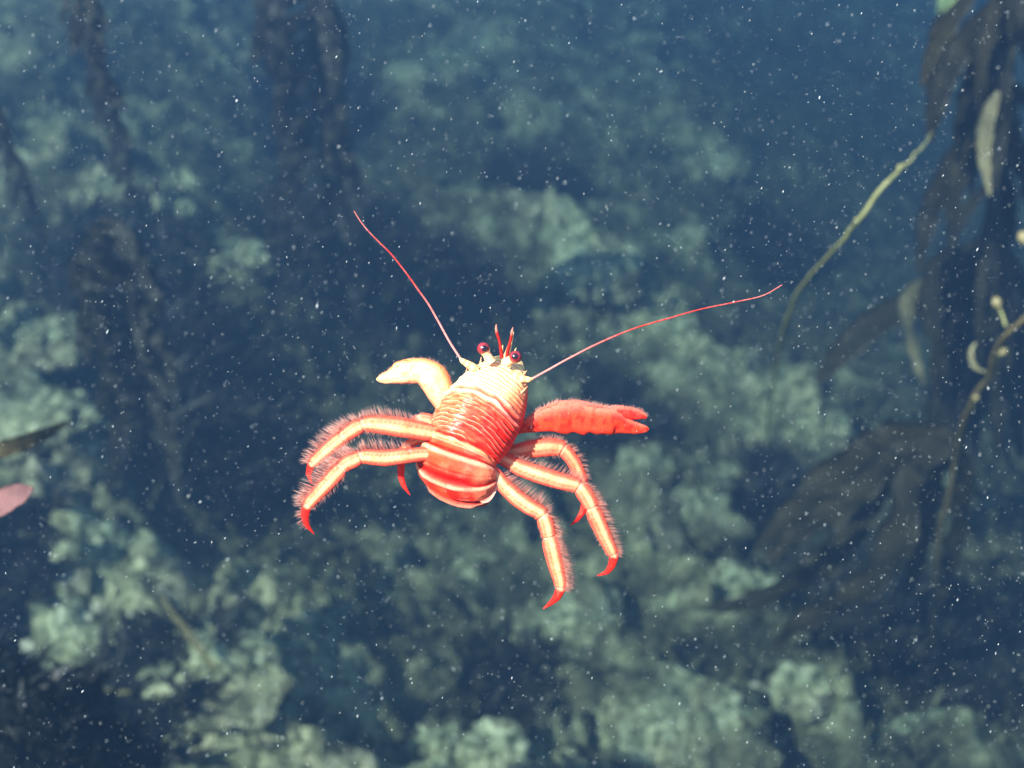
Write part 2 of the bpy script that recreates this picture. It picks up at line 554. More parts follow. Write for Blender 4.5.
# ------------------------------------------------------------------ algal turf and bushes
def leaf_cloud(base, n, length, width, spread, r):
    """n bent strap leaves growing from points base (k x 3)"""
    idx = r.integers(0, len(base), n)
    B = base[idx]
    az = r.uniform(0, 2 * math.pi, n); lean = r.uniform(0.1, spread, n)
    D = np.stack([np.cos(az) * np.sin(lean), np.sin(az) * np.sin(lean), np.cos(lean)], 1)
    L = length * r.uniform(0.45, 1.3, n)[:, None]
    az2 = az + r.uniform(-1, 1, n)
    D2 = norm(D + 0.9 * np.stack([np.cos(az2), np.sin(az2), -0.3 * np.ones(n)], 1))
    S = norm(np.cross(D, r.normal(size=(n, 3)))) * (width * r.uniform(0.6, 1.4, n))[:, None]
    p0, p1, p2 = B, B + D * L * 0.5, B + D * L * 0.5 + D2 * L * 0.5
    V = np.stack([p0 - S * .4, p0 + S * .4, p1 + S, p1 - S, p2], 1).reshape(-1, 3)
    o = np.arange(n)[:, None] * 5
    q = np.concatenate([o + [0, 1, 2], o + [0, 2, 3], o + [3, 2, 4]], 0)
    return V, q


outcrop()

# turf: short fronds over the covered parts of the reef
cand = np.stack([rng.uniform(-2.6, 2.6, 60000), rng.uniform(0.5, 6.0, 60000)], 1)
hh, cc = terrain(cand[:, 0], cand[:, 1])
keep = rng.uniform(0, 1, len(cand)) < smooth(0.50, 0.95, cc)
tb = np.stack([cand[keep, 0], cand[keep, 1], hh[keep] - 0.004], 1)
V, F = leaf_cloud(tb, 30000, 0.055, 0.005, 1.1, rng)
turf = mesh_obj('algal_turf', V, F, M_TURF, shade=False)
tag(turf, 'short brown algal turf covering the dark parts of the reef', 'algae', kind='stuff')

BUSHES = [(320, 120, .22, 'tall dark algae bush far up the reef above the crab'), (330, 235, .20, 'dark algae bush behind the tip of the shorter antenna'),
          (130, 290, .20, 'dark bushy algae below the dark kelp stem'), (180, 400, .20, 'very dark algae bush beside the hairy walking legs'),
           (250, 470, .16, 'low dark algae bush under the curled leg tip'),
          (440, 300, .16, 'dark algae bush in the hollow just above the pale claw'), (540, 185, .16, 'hazy dark algae bush above the long antenna'),
          (770, 260, .17, 'dim algae bush behind the bare kelp stem'), (870, 620, .18, 'dark algae bush in the deep water under the kelp'),
          (940, 660, .18, 'dark algae bush at the foot of the leafy kelp'), (160, 692, .12, 'dark brown algae tuft between the two yellow kelp scraps'),
           (20, 580, .10, 'blackish algae tuft under the pink scrap'),
          (620, 430, .12, 'dark algae clump hidden behind the open claw'), 
          (512, 690, .10, 'small algae clump above the bright bottom rocks'), (770, 505, .10, 'small algae clump beside the drooping kelp blades')]
for i, (px, py, sz, lab) in enumerate(BUSHES):
    c = on_floor(px, py)
    r = np.random.default_rng(900 + i)
    k = 90
    a = r.uniform(0, 6.28, k); q = np.sqrt(r.uniform(0, 1, k)) * sz
    b = np.stack([c[0] + np.cos(a) * q, c[1] + np.sin(a) * q * 1.1, np.zeros(k)], 1)
    b[:, 2] = terrain(b[:, 0], b[:, 1])[0] - 0.01
    V, F = leaf_cloud(b, 800, sz * 0.8, 0.008, 0.9, r)
    e = empty('algae_bush', c)
    tag(e, lab, 'algae', 'bushy brown algae on the reef')
    mesh_obj('foliage', V, F, M_KELP_DARK, e, origin=c, shade=False)
    st = []; sf = []
    for j in range(7):
        a2 = r.uniform(0, 6.28)
        tip = c + np.array([math.cos(a2) * sz * .4, math.sin(a2) * sz * .4, sz * .5])
        v, f = tube(spline([c - [0, 0, .02], c * .5 + tip * .5 + r.normal(size=3) * .01, tip], 3), np.linspace(.006, .002, 7), 5)
        sf += [[x + len(st) for x in t] for t in f]; st += v.tolist()
    mesh_obj('stem', np.array(st), sf, M_KELP_DARK, e, origin=c)


# ------------------------------------------------------------------ kelp
def blade_mesh(path, width, side, ruffle=0.12, seed=0, thick=0.0012, prof=None, nv=7):
    """lanceolate blade: strip along path, cupped and ruffled, with real thickness"""
    path = np.asarray(path, float); n = len(path)
    t = np.linspace(0, 1, n)
    w = width * (np.sin(np.pi * np.clip(t * 0.93 + 0.05, 0, 1)) ** 0.75 if prof is None else np.interp(t, *prof))
    T = norm(np.gradient(path, axis=0))
    S = norm(side - T * (T @ side)[:, None]); Nn = np.cross(T, S)
    s = np.linspace(-1, 1, nv)
    ph = vnoise(t * 7 + seed, t * 0 + seed * 1.7, None, seed)
    off = w[:, None] * ruffle * (np.sin(t[:, None] * 34 + seed + 3 * ph[:, None]) * s[None] * np.abs(s[None]) + 0.5 * s[None] ** 2)
    base = path[:, None] + S[:, None] * (w[:, None] * s[None] * 0.5)[..., None] + Nn[:, None] * off[..., None]
    top = base + Nn[:, None] * thick / 2; bot = base - Nn[:, None] * thick / 2
    V = np.concatenate([top.reshape(-1, 3), bot.reshape(-1, 3)])
    F1 = grid_faces(n, nv); F2 = F1[:, ::-1] + n * nv
    rim = [u * nv for u in range(n)] + [(n - 1) * nv + v for v in range(1, nv)] + [u * nv + nv - 1 for u in range(n - 2, -1, -1)] + [v for v in range(nv - 2, 0, -1)]
    rim = np.array(rim); r2 = np.roll(rim, -1)
    F3 = np.stack([rim, r2, r2 + n * nv, rim + n * nv], 1)
    return V, np.concatenate([F1, F2, F3])


def px_path(pts, n=8):
    return spline(np.array([at(*p) for p in pts]), n)


def add_blade(root, pts, wpx, mat, seed, side=None, ruffle=0.12, name='blade', prof=None):
    path = px_path(pts)
    d = np.mean([p[2] for p in pts])
    if side is None:
        T = norm(path[-1] - path[0]); side = np.cross(T, BK) + 0.25 * BK
    V, F = blade_mesh(path, wpx * d / FPX, np.asarray(side), ruffle, seed, prof=prof)
    return mesh_obj(name, V, F, mat, root, origin=np.array(root.location))


def add_tube(root, pts, radii_m, mat, name, n=8, ns=8, wob=0):
    path = px_path(pts, n)
    if wob:
        k = np.arange(len(path)) * 0.35
        path = path + wob * np.stack([vnoise(k, k * 0 + 3.1, None, 5), vnoise(k, k * 0 + 9.7, None, 6), 0 * k], 1)
    rr = np.interp(np.linspace(0, 1, len(path)), np.linspace(0, 1, len(radii_m)), radii_m)
    V, F = tube(path, rr, ns)
    return mesh_obj(name, V, F, mat, root, origin=np.array(root.location))


def add_bladder(root, px, py, d, rpx, tx, ty, td, mat=None, elong=1.35):
    """pear-shaped float on a short stalk that leaves the stem at (tx, ty)"""
    c = at(px, py, d); b = at(tx, ty, td)
    ax = norm(c - b); r = rpx * .78 * d / FPX
    v, f = ICO3
    ref = norm(np.cross(ax, [0.2, 0.9, 0.3])); r3 = np.cross(ax, ref)
    z = v[:, 2]
    taper = 1 - 0.35 * smooth(-0.2, -1, z)
    q = c + r * (v[:, :1] * taper[:, None] * ref + v[:, 1:2] * taper[:, None] * r3 + z[:, None] * elong * ax)
    o = mesh_obj('bladder', q, f, mat or M_BLADDER, root, origin=np.array(root.location))
    pth = np.array([b, b * .5 + c * .5 + UP * r * .3, c - ax * r * elong * .8])
    V, F = tube(spline(pth, 4), np.linspace(.0016, .0012, 9), 6)
    mesh_obj('stalk', V, F, M_STIPE, o, origin=np.array(root.location))
    return o


# leafy kelp with floats, drooping blades at its foot
foot = on_floor(935, 655)
k1 = empty('giant_kelp', foot)
tag(k1, 'leafy brown kelp with round floats on its stem and a fan of drooping blades', 'kelp', 'kelp plants')
path1 = [(935, 655, float((foot - CP) @ -BK)), (938, 560, 1.75), (948, 490, 1.5), (962, 435, 1.3), (985, 370, 1.1), (1025, 312, .95), (1075, 240, .85), (1120, 150, .8)]
add_tube(k1, path1, [.006, .005, .0042, .0036, .003, .0026, .0022, .0014], plain('kelp_stem_brown', (0.16, 0.12, 0.055), 0.5, 0.2, 60, 0.3), 'stipe', wob=.006)
add_bladder(k1, 997, 303, 1.0, 6.0, 1006, 326, 1.0)
add_bladder(k1, 1024, 238, .95, 7.5, 1046, 282, .93)
add_bladder(k1, 1003, 352, 1.08, 4.6, 990, 361, 1.08)
add_bladder(k1, 976, 398, 1.15, 4.0, 973, 408, 1.2)
add_blade(k1, [(985, 372, 1.1), (974, 366, 1.1), (971, 352, 1.1), (976, 342, 1.1)], 5, M_KELP_PALE, 3)
DROOP = [([(960, 440, 1.67), (915, 436, 1.69), (860, 462, 1.75), (808, 502, 1.82), (756, 548, 1.87)], 46),
         ([(956, 444, 1.69), (900, 452, 1.67), (850, 500, 1.71), (800, 532, 1.77), (765, 562, 1.82)], 30),
         ([(950, 450, 1.69), (912, 470, 1.67), (902, 525, 1.69), (872, 582, 1.75), (800, 625, 1.82), (772, 652, 1.87)], 36),
         ([(958, 448, 1.73), (935, 480, 1.77), (925, 540, 1.82), (905, 600, 1.87)], 30),
         ([(962, 452, 1.73), (965, 490, 1.79), (955, 550, 1.87), (940, 610, 1.92)], 26),
         ([(955, 446, 1.77), (890, 480, 1.87), (830, 560, 1.92), (760, 600, 1.99), (700, 610, 2.03)], 34)]
for i, (p, w) in enumerate(DROOP):
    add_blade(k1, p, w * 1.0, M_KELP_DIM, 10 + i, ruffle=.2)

# dense dark kelp standing at the side
foot = on_floor(1010, 470)
k2 = empty('giant_kelp', foot)
tag(k2, 'tall shadowy kelp hung with long hanging blades beyond the floats', 'kelp', 'kelp plants')
fd = float((foot - CP) @ -BK)
path2 = [(1010, 470, fd), (1000, 380, 2.5), (1003, 260, 2.1), (1000, 130, 1.8), (1012, 0, 1.55), (1030, -90, 1.4)]
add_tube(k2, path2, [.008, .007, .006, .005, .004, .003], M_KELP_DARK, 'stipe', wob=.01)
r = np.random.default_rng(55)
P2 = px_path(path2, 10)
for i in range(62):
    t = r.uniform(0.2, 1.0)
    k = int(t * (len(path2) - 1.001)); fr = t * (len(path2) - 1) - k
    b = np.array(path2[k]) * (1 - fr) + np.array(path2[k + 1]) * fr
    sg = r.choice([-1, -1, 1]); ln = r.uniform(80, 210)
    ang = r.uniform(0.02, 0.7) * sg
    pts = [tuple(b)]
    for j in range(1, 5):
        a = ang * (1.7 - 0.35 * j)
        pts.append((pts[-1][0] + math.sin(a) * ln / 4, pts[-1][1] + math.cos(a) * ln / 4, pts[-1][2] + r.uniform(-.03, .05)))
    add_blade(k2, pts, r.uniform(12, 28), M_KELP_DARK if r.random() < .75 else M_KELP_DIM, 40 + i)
add_blade(k2, [(998, 92, 1.2), (988, 118, 1.16), (984, 152, 1.12), (990, 196, 1.1)], 19, M_KELP_PALE, 81, ruffle=.06)
add_blade(k2, [(975, -10, 1.25), (950, 25, 1.2), (932, 52, 1.2), (921, 86, 1.2)], 15, M_KELP_DIM, 82, ruffle=.06)
add_blade(k2, [(985, -40, 1.3), (955, -15, 1.25), (938, 13, 1.2)], 22, plain('kelp_green', (0.16, 0.22, 0.09), .5, .2, 40), 83)
add_blade(k2, [(1000, 240, 2.05), (940, 265, 1.9), (932, 320, 1.85), (948, 385, 1.8)], 26, M_KELP_DIM, 84)
add_blade(k2, [(1000, 270, 2.1), (915, 290, 1.95), (912, 340, 1.9), (924, 386, 1.9)], 18, M_KELP_PALE, 85)
add_blade(k2, [(1000, 290, 2.2), (900, 310, 2.1), (850, 345, 2.1), (815, 384, 2.15)], 30, M_KELP_DIM, 86)

# bare stem curving up from the reef
foot = on_floor(768, 450)
k3 = empty('bare_kelp_stem', foot)
tag(k3, 'thin bare yellowish kelp stem curving up past the end of the long antenna', 'kelp', 'kelp plants')
add_tube(k3, [(768, 450, float((foot - CP) @ -BK)), (768, 420, 2.0), (775, 372, 1.6), (787, 318, 1.2), (806, 280, 1.05), (834, 250, .95), (857, 221, .9), (884, 185, .88), (910, 160, .9), (924, 144, .94), (932, 132, 1.0)],
         [.0024, .0024, .0024, .0022, .0018, .0018, .0019, .0018, .0015, .0011, .0006], M_STIPE, 'stipe', n=10, wob=.0012)
for (x, y, d) in ((857, 221, .9), (900, 168, .885)):
    v, f = ICO2
    mesh_obj('node', at(x, y, d) + v * .0026 * [1, 1, 1.3], f, M_STIPE, k3, origin=foot)

# dark feathery kelp standing on the other side
def feather_kelp(foot_px, path, nblades, seed, label, lens, t0=0.35):
    ft = on_floor(*foot_px)
    e = empty('feathery_kelp', ft)
    tag(e, label, 'kelp', 'kelp plants')
    path = [(foot_px[0], foot_px[1], float((ft - CP) @ -BK))] + path
    add_tube(e, path, np.linspace(.0065, .0035, len(path)), M_KELP_DARK, 'stipe', wob=.012)
    r = np.random.default_rng(seed)
    for i in range(nblades):
        t = t0 + (1 - t0) * (i + r.random()) / nblades
        k = min(int(t * (len(path) - 1)), len(path) - 2); fr = t * (len(path) - 1) - k
        b = np.array(path[k]) * (1 - fr) + np.array(path[k + 1]) * fr
        sg = 1 if i % 2 else -1; ln = r.uniform(.5, 1) * lens * (.35 + .8 * (t - t0) / (1 - t0))
        a = r.uniform(.15, .9) * sg
        pts = [tuple(b)]
        for j in range(3):
            pts.append((pts[-1][0] + math.sin(a) * ln / 3, pts[-1][1] + math.cos(a) * ln / 3, pts[-1][2] + r.uniform(-.03, .03)))
            a *= .6
        add_blade(e, pts, r.uniform(5, 11), M_KELP_DARK, seed + i, ruffle=.25)


feather_kelp((160, 285), [(150, 245, 3.0), (128, 175, 2.5), (108, 90, 2.1), (88, 10, 1.8), (62, -70, 1.6)], 46, 500, 'thin dark feathery kelp leaning away from the pebbly hollow', 62)
feather_kelp((70, 330), [(50, 255, 2.7), (28, 195, 2.4), (8, 140, 2.1), (-14, 70, 1.9), (-30, 10, 1.8)], 34, 600, 'dark feathery kelp at the very edge beside the algae', 55, .2)

# tall dark kelp with hanging blades, added to fill broad shadow masses
def shadow_kelp(foot_px, path, nblades, seed, label, lmin, lmax, wmin, wmax, spread):
    ft = on_floor(*foot_px)
    e = empty('shadow_kelp', ft)
    tag(e, label, 'kelp', 'kelp plants')
    path = [(foot_px[0], foot_px[1], float((ft - CP) @ -BK))] + path
    add_tube(e, path, np.linspace(.007, .003, len(path)), M_KELP_DARK, 'stipe', wob=.012)
    r = np.random.default_rng(seed)
    for i in range(nblades):
        t = .12 + .88 * (i + r.random()) / nblades
        k = min(int(t * (len(path) - 1)), len(path) - 2); fr = t * (len(path) - 1) - k
        b = np.array(path[k]) * (1 - fr) + np.array(path[k + 1]) * fr
        sg = 1 if i % 2 else -1; ln = r.uniform(lmin, lmax); a = r.uniform(.5, 1.5) * sg
        pts = [tuple(b)]
        for j in range(4):
            pts.append((pts[-1][0] + math.sin(a) * ln / 4 * spread, pts[-1][1] + math.cos(a) * ln / 4, pts[-1][2] + r.uniform(-.04, .04)))
            a *= .55
        add_blade(e, pts, r.uniform(wmin, wmax), M_KELP_DARK, seed + i, ruffle=.22)


shadow_kelp((345, 335), [(335, 270, 3.0), (322, 180, 2.7), (312, 90, 2.5), (306, 0, 2.3), (300, -60, 2.2)], 54, 1700, 'tall dark kelp added to fill the shadow mass behind the tip of the shorter antenna', 60, 120, 10, 22, .9)
shadow_kelp((150, 470), [(140, 400, 2.0), (128, 330, 1.9), (112, 270, 1.8), (100, 215, 1.75)], 40, 1800, 'dark leafy kelp clump added to fill the shadow mass between the feathery kelp and the hairy legs', 50, 105, 10, 20, 1.0)

# loose scraps
def scrap(name, pts, wpx, mat, label, cat, seed, ruffle=.08, side=None, prof=None):
    c = at(*pts[len(pts) // 2])
    path = px_path(pts); d = np.mean([p[2] for p in pts])
    if side is None:
        T = norm(path[-1] - path[0]); side = np.cross(T, BK) + .2 * BK
    V, F = blade_mesh(path, wpx * d / FPX, side, ruffle, seed, prof=prof)
    return tag(mesh_obj(name, V, F, mat, origin=c), label, cat)


scrap('drifting_blade', [(-40, 468, .8), (0, 450, .8), (30, 440, .82), (68, 422, .86)], 17, M_KELP, 'brown strap of kelp drifting in past the edge', 'kelp', 1)
scrap('pink_algae_scrap', [(-22, 516, .62), (-4, 505, .61), (14, 496, .6), (33, 488, .6)], 27, plain('pink_algae', (0.16, 0.075, 0.07), .7, .05, 50, .25), 'pink oval scrap of red algae drifting above the rocks', 'algae', 2, .05,
      prof=([0, .15, .45, .8, 1], [.3, .75, 1, .75, .12]))
M_YELLOW = kelp_material('kelp_yellow', (0.20, 0.165, 0.06), (0.11, 0.09, 0.035), .2)


def lying(name, a, b, width, label, lift=.03):
    pts = []
    for t in np.linspace(0, 1, 7):
        p = on_floor(a[0] + (b[0] - a[0]) * t, a[1] + (b[1] - a[1]) * t)
        pts.append(p)
    z = max(p[2] for p in pts)
    P = np.array(pts); P[:, 2] = 0.35 * P[:, 2] + 0.65 * z + lift + .006 * np.sin(np.arange(7))
    P = spline(P, 4)
    T = norm(P[-1] - P[0]); side = np.cross(T, [0, 0, 1])
    V, F = blade_mesh(P, width, side, .15, 5)
    return tag(mesh_obj(name, V, F, M_YELLOW, origin=P[0]), label, 'kelp', 'yellow kelp scraps lying on rocks')


lying('kelp_strap', (176, 640), (232, 714), .012, 'yellow kelp strap lying across the broad pale green boulder', .10)
lying('kelp_strap', (80, 712), (142, 714), .011, 'short yellow scrap of kelp on the pale wedge of rock', .07)

# ------------------------------------------------------------------ the crab
U = CRAB_D / FPX                    # metres per pixel at the crab
CX, CY = 462, 432
ROOT = at(CX, CY, CRAB_D)
crab = empty('red_crab', ROOT)
tag(crab, 'bright red crab with ridged shell and hairy legs swimming above the reef', 'crab')

C_RED = np.array([0.72, 0.016, 0.009])
C_DEEP = np.array([0.30, 0.004, 0.003])
C_ORANGE = np.array([0.84, 0.145, 0.035])
C_PALE = np.array([0.92, 0.41, 0.20])
C_PINK = np.array([0.90, 0.40, 0.27])
C_YEL = np.array([0.94, 0.68, 0.29])  # strongly sunlit orange shell, the overexposure put into the colour


def cam_pt(px, py, dz=0.0):
    """point at the crab; dz in pixel units towards the camera"""
    return at(px, py, CRAB_D - dz * U)


def lerp(a, b, t):
    t = np.asarray(t)[..., None]
    return a * (1 - t) + b * t


def rot_axis(v, k, a):
    return v * math.cos(a) + np.cross(k, v) * math.sin(a) + k * (k @ v) * (1 - math.cos(a))


# trunk frame in camera axes (right, up, toward)
def frame(rz, roll, pitch):
    x = np.array([1., 0, 0]); y = np.array([0, 1., 0]); z = np.array([0, 0, 1.])
    x, y = rot_axis(x, z, -rz), rot_axis(y, z, -rz)
    k = y.copy(); x, z = rot_axis(x, k, -roll), rot_axis(z, k, -roll)
    k = x.copy(); y, z = rot_axis(y, k, -pitch), rot_axis(z, k, -pitch)
    return x, y, z


FX, FY, FZ = frame(math.radians(17), math.radians(32), math.radians(20))
REAR = (450.5, 441, 20.0)             # pixel and depth of the middle of the rear edge of the shell
TOPH = 27.0


def trunk_to_world(P):
    """P in trunk pixels (x right, y forward, z dorsal), origin under the rear edge"""
    q = P[..., :1] * FX + P[..., 1:2] * FY + (P[..., 2:] - TOPH) * FZ
    dpx, dpy, dz = q[..., 0], q[..., 1], q[..., 2]
    base = cam_pt(*REAR)
    return base + U * (dpx[..., None] * RT + dpy[..., None] * UP + dz[..., None] * BK)


def build_body():
    SL = 116.0
    nu1, nu2, nv = 230, 150, 128
    s = np.concatenate([np.linspace(SL, 0, nu1, endpoint=False), np.zeros(nu2)])
    th = np.concatenate([np.zeros(nu1), np.linspace(0, math.radians(172), nu2)])
    isab = np.concatenate([np.zeros(nu1), np.ones(nu2)])
    Rs = 20.0
    # profiles
    a = np.where(isab < .5, np.interp(s, [0, 8, 25, 42, 58, 70, 80, 90, 100, 108, 113, 116], [40.5, 43, 45, 45, 42.5, 39.5, 35.5, 30.5, 24, 17, 11, 5]),
                 np.interp(th, np.radians([0, 25, 55, 90, 120, 150, 172]), [40, 44.5, 46.5, 43.5, 36.5, 26, 12]))
    hh = np.where(isab < .5, np.interp(s, [0, 10, 30, 50, 65, 78, 90, 102, 116], [27, 30.5, 33, 32, 29.5, 25.5, 20, 13, 5]),
                  np.interp(th, np.radians([0, 25, 60, 100, 140, 172]), [24, 26, 27, 26, 22, 9]))
    bb = np.where(isab < .5, np.interp(s, [0, 20, 60, 90, 116], [13, 22, 22, 14, 4]), 11.0)
    phi = np.linspace(0, 2 * math.pi, nv, endpoint=False)
    cph, sph = np.cos(phi), np.sin(phi)
    ex = np.sign(cph) * np.abs(cph) ** 0.82
    ez = np.where(sph >= 0, np.abs(sph) ** 0.86, -np.abs(sph) ** 0.8)
    x = a[:, None] * ex[None]
    z = np.where(ez[None] >= 0, hh[:, None] * ez[None], bb[:, None] * ez[None])
    Sg = np.repeat(s[:, None], nv, 1); Th = np.repeat(th[:, None], nv, 1); Ab = np.repeat(isab[:, None], nv, 1)
    top = smooth(-0.12, 0.12, ez)[None] * np.ones_like(x)
    xr = x / 42.0
    # --- shell ridges
    wob = 1.2 * vnoise(x * 0.09, Sg * 0.12, None, 61) + 0.5 * vnoise(x * 0.3, Sg * 0.3, None, 62)
    q = (Sg + 9.0 * xr ** 2 + wob)
    groove_c = 58 - 8 * xr ** 2 + 2.0 * vnoise(x * .08, Sg * 0, None, 63)
    front = smooth(-2, 4, Sg - groove_c)
    per = 4.6
    ph = (q / per) % 1.0                     # 0 just in front of a crest, sawtooth
    saw = np.where(ph < 0.72, ph / 0.72, (1 - ph) / 0.28)
    brk = smooth(-0.55, -0.2, vnoise(x * 0.12 + 3, np.floor(q / per) * 3.7, None, 64))
    saw = saw * (0.35 + 0.65 * brk)
    amp = (1 - Ab) * top * (1.35 - 0.75 * front) * smooth(104, 92, Sg)
    disp = amp * (saw - 0.5) * 2.3
    gd = np.exp(-((Sg - groove_c) / 1.6) ** 2); gr = np.exp(-((Sg - groove_c + 4.2) / 2.0) ** 2) + .6 * np.exp(-((Sg - groove_c - 3.5) / 2.0) ** 2)
    disp += (1 - Ab) * top * (-3.4 * gd + 1.9 * gr)
    # gastric lobes and hepatic swelling
    disp += (1 - Ab) * top * (1.6 * np.exp(-((Sg - 76) / 10) ** 2 - ((np.abs(x) - 11) / 8) ** 2))
    rim = np.exp(-((Sg - 1.5) / 1.6) ** 2) * (1 - Ab); rimg = np.exp(-((Sg - 5.6) / 1.3) ** 2) * (1 - Ab)
    disp += top * (1.2 * rim - 1.5 * rimg)
    # lateral edge: fold line between back and flank
    fold = np.exp(-((np.abs(ez)[None] - 0.16) / 0.10) ** 2) * (ez[None] > -0.05) * (1 - Ab)
    disp += fold * (0.8 * (ph < .6) + .3)
    # --- tail segments
    edges = np.radians([0, 10, 50, 88, 122, 148, 172])
    k = np.clip(np.searchsorted(edges, Th, 'right') - 1, 0, len(edges) - 2)
    p = (Th + 0.05 * xr ** 2 - edges[k]) / (edges[k + 1] - edges[k])
    p = np.clip(p, 0, 1)
    ridge = smooth(0.02, 0.12, p) * (1 - smooth(0.17, 0.31, p))
    groove = (1 - smooth(0.0, 0.10, p)) + smooth(0.72, 0.93, p)
    mid2 = np.exp(-((p - 0.66) / 0.05) ** 2)
    sidew = smooth(0.55, 0.8, np.abs(xr))
    disp += Ab * top * (2.4 * ridge - 3.4 * groove - 0.8 * mid2) * (1 - .75 * sidew)
    pl = smooth(0.72, 0.95, np.abs(xr))
    disp += Ab * top * pl * 0.8 * np.sin(p * math.pi)
    disp += 0.35 * vnoise(x * .35, Sg * .35 + Th * 12, z * .35, 70) * top
    # apply displacement along the section normal
    nx = ex / np.maximum(a, 1)[:, None] * 30; nz = ez / np.maximum(hh, 1)[:, None] * 26
    nl = np.sqrt(nx ** 2 + nz ** 2) + 1e-6
    x2 = x + disp * nx / nl; z2 = z + disp * nz / nl
    ny = np.where(Ab > .5, -np.sin(Th), 0); nzz = np.where(Ab > .5, np.cos(Th), 1)
    cy_ = Sg; cz_ = 0
    yy = np.where(Ab > .5, (Rs + z2) * ny, cy_)
    zz = np.where(Ab > .5, -Rs + (Rs + z2) * nzz, z2)
    # front of the shell: pull the mid-front forward a little, eye notches at the sides
    P = np.stack([x2, yy, zz], -1)
    # --- colour
    line = np.exp(-((ph - 0.02) / 0.16) ** 2) + np.exp(-((ph - 1.02) / 0.16) ** 2)
    line = np.clip(line, 0, 1) * (0.35 + 0.65 * brk) * (1 - Ab)
    crest = smooth(0.70, 0.95, saw) * (1 - Ab)
    lit = smooth(20, -14, x + 8 * vnoise(x * .06, Sg * .08, None, 76))  # paints the sunlit half of shell and tail lighter
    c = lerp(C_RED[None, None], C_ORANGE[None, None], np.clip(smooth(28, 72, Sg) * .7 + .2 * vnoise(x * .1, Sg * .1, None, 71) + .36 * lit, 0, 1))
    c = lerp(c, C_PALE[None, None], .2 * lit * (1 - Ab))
    c = lerp(c, C_YEL[None, None], np.clip(.5 * front + .45 * smooth(34, 84, Sg + 5 * vnoise(x * .12, Sg * .12, None, 66)) + .12 * vnoise(x * .25, Sg * .25, None, 67), 0, 1))  # front of the shell yellowed, strong sunlight painted in
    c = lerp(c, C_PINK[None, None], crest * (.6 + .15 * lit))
    c = lerp(c, C_DEEP[None, None] * 1.5, line * (.9 - .35 * front))
    c = lerp(c, C_DEEP[None, None] * 1.8, gd * (1 - Ab) * top * .7)
    c = lerp(c, np.array([.93, .66, .5])[None, None], np.clip(gr, 0, 1) * (1 - Ab) * .75)
    midline = np.exp(-((x + 1 + 2 * vnoise(Sg * .2, Sg * 0, None, 73)) / 4.5) ** 2) * smooth(0.05, .3, vnoise(x * .9, Sg * .9, None, 72)) * (Sg < 50) * (1 - Ab)
    c = lerp(c, np.array([.88, .6, .55])[None, None], midline * .5)
    c = lerp(c, C_DEEP[None, None] * 1.4, np.clip(rimg * 1.3, 0, 1) * .9)
    c = lerp(c, C_YEL[None, None], rim * .55)
    c = lerp(c, C_RED[None, None], smooth(24, 42, x) * .75 * (1 - .6 * crest))  # right flank painted redder, its shade put into the colour
    flank = (1 - top) * (1 - Ab)
    c = lerp(c, C_RED[None, None], flank * .9)
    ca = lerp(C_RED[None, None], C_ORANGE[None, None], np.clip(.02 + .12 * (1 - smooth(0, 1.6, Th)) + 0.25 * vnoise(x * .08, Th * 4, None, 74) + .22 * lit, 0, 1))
    fine = np.exp(-((p - .62) / .04) ** 2) + np.exp(-((p - .75) / .04) ** 2)
    ca = lerp(ca, C_DEEP[None, None] * 1.5, np.clip(fine, 0, 1) * .55)
    rp = (.55 + .2 * vnoise(x * .07, k * 5.3, None, 78)) * (1 - .45 * smooth(1.4, 2.6, Th))
    ca = lerp(ca, (C_PINK * .85 + C_YEL * .15)[None, None], ridge * rp)
    ca = lerp(ca, C_DEEP[None, None], np.clip(groove, 0, 1) * .95)
    ca = lerp(ca, C_PALE[None, None], pl * .35 * np.sin(p * math.pi) * (1 - smooth(1.2, 2.2, Th)))
    patch = np.exp(-((np.abs(x) - 26 + 4 * vnoise(Th * 6, k * 3.1, None, 79)) / 4) ** 2) * (ridge + .6 * (p > .2) * (p < .8))
    ca = lerp(ca, C_PINK[None, None], np.clip(patch, 0, 1) * .15)
    ca = lerp(ca, (C_RED * .8)[None, None], smooth(1.45, 1.75, Th) * .85)
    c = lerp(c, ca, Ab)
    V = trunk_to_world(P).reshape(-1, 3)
    n = len(s)
    F = grid_faces(n, nv, True).tolist()
    F.append(list(range(nv))); F.append([(n - 1) * nv + j for j in range(nv)][::-1])
    V = V.tolist(); C = c.reshape(-1, 3).tolist()

    def cone(base, tip, r, col, nseg=6, ns=8):
        base = np.array(base, float); tip = np.array(tip, float)
        pts = base + (tip - base) * np.linspace(0, 1, nseg)[:, None]
        w = np.linspace(1, .06, nseg) ** .8 * r
        vv, ff = tube(pts, w, ns)
        o = len(V)
        V.extend(trunk_to_world(vv).tolist()); C.extend([list(col)] * len(vv))
        F.extend([[i + o for i in f] for f in ff])
    # rostrum and front spines, rooted in the shell
    cone((-1, 106, 8), (-5.0, 136, 13), 3.6, C_YEL)
    cone((-7, 106, 7), (-11.5, 120, 10), 2.0, C_YEL)
    cone((5, 106, 7), (5, 121, 10), 2.0, C_YEL)
    for sg in (-1, 1):
        cone((sg * 24, 88, 8), (sg * 29, 101, 9), 1.6, C_PALE)
        cone((sg * 34, 74, 8), (sg * 38.5, 85, 9), 1.5, C_PALE)
        cone((sg * 9, 86, 19), (sg * 9.5, 92, 22), 1.2, C_PALE)
        cone((sg * 18, 84, 16), (sg * 19, 89, 19), 1.1, C_PALE)
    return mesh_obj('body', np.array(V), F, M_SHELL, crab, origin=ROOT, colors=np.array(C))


build_body()

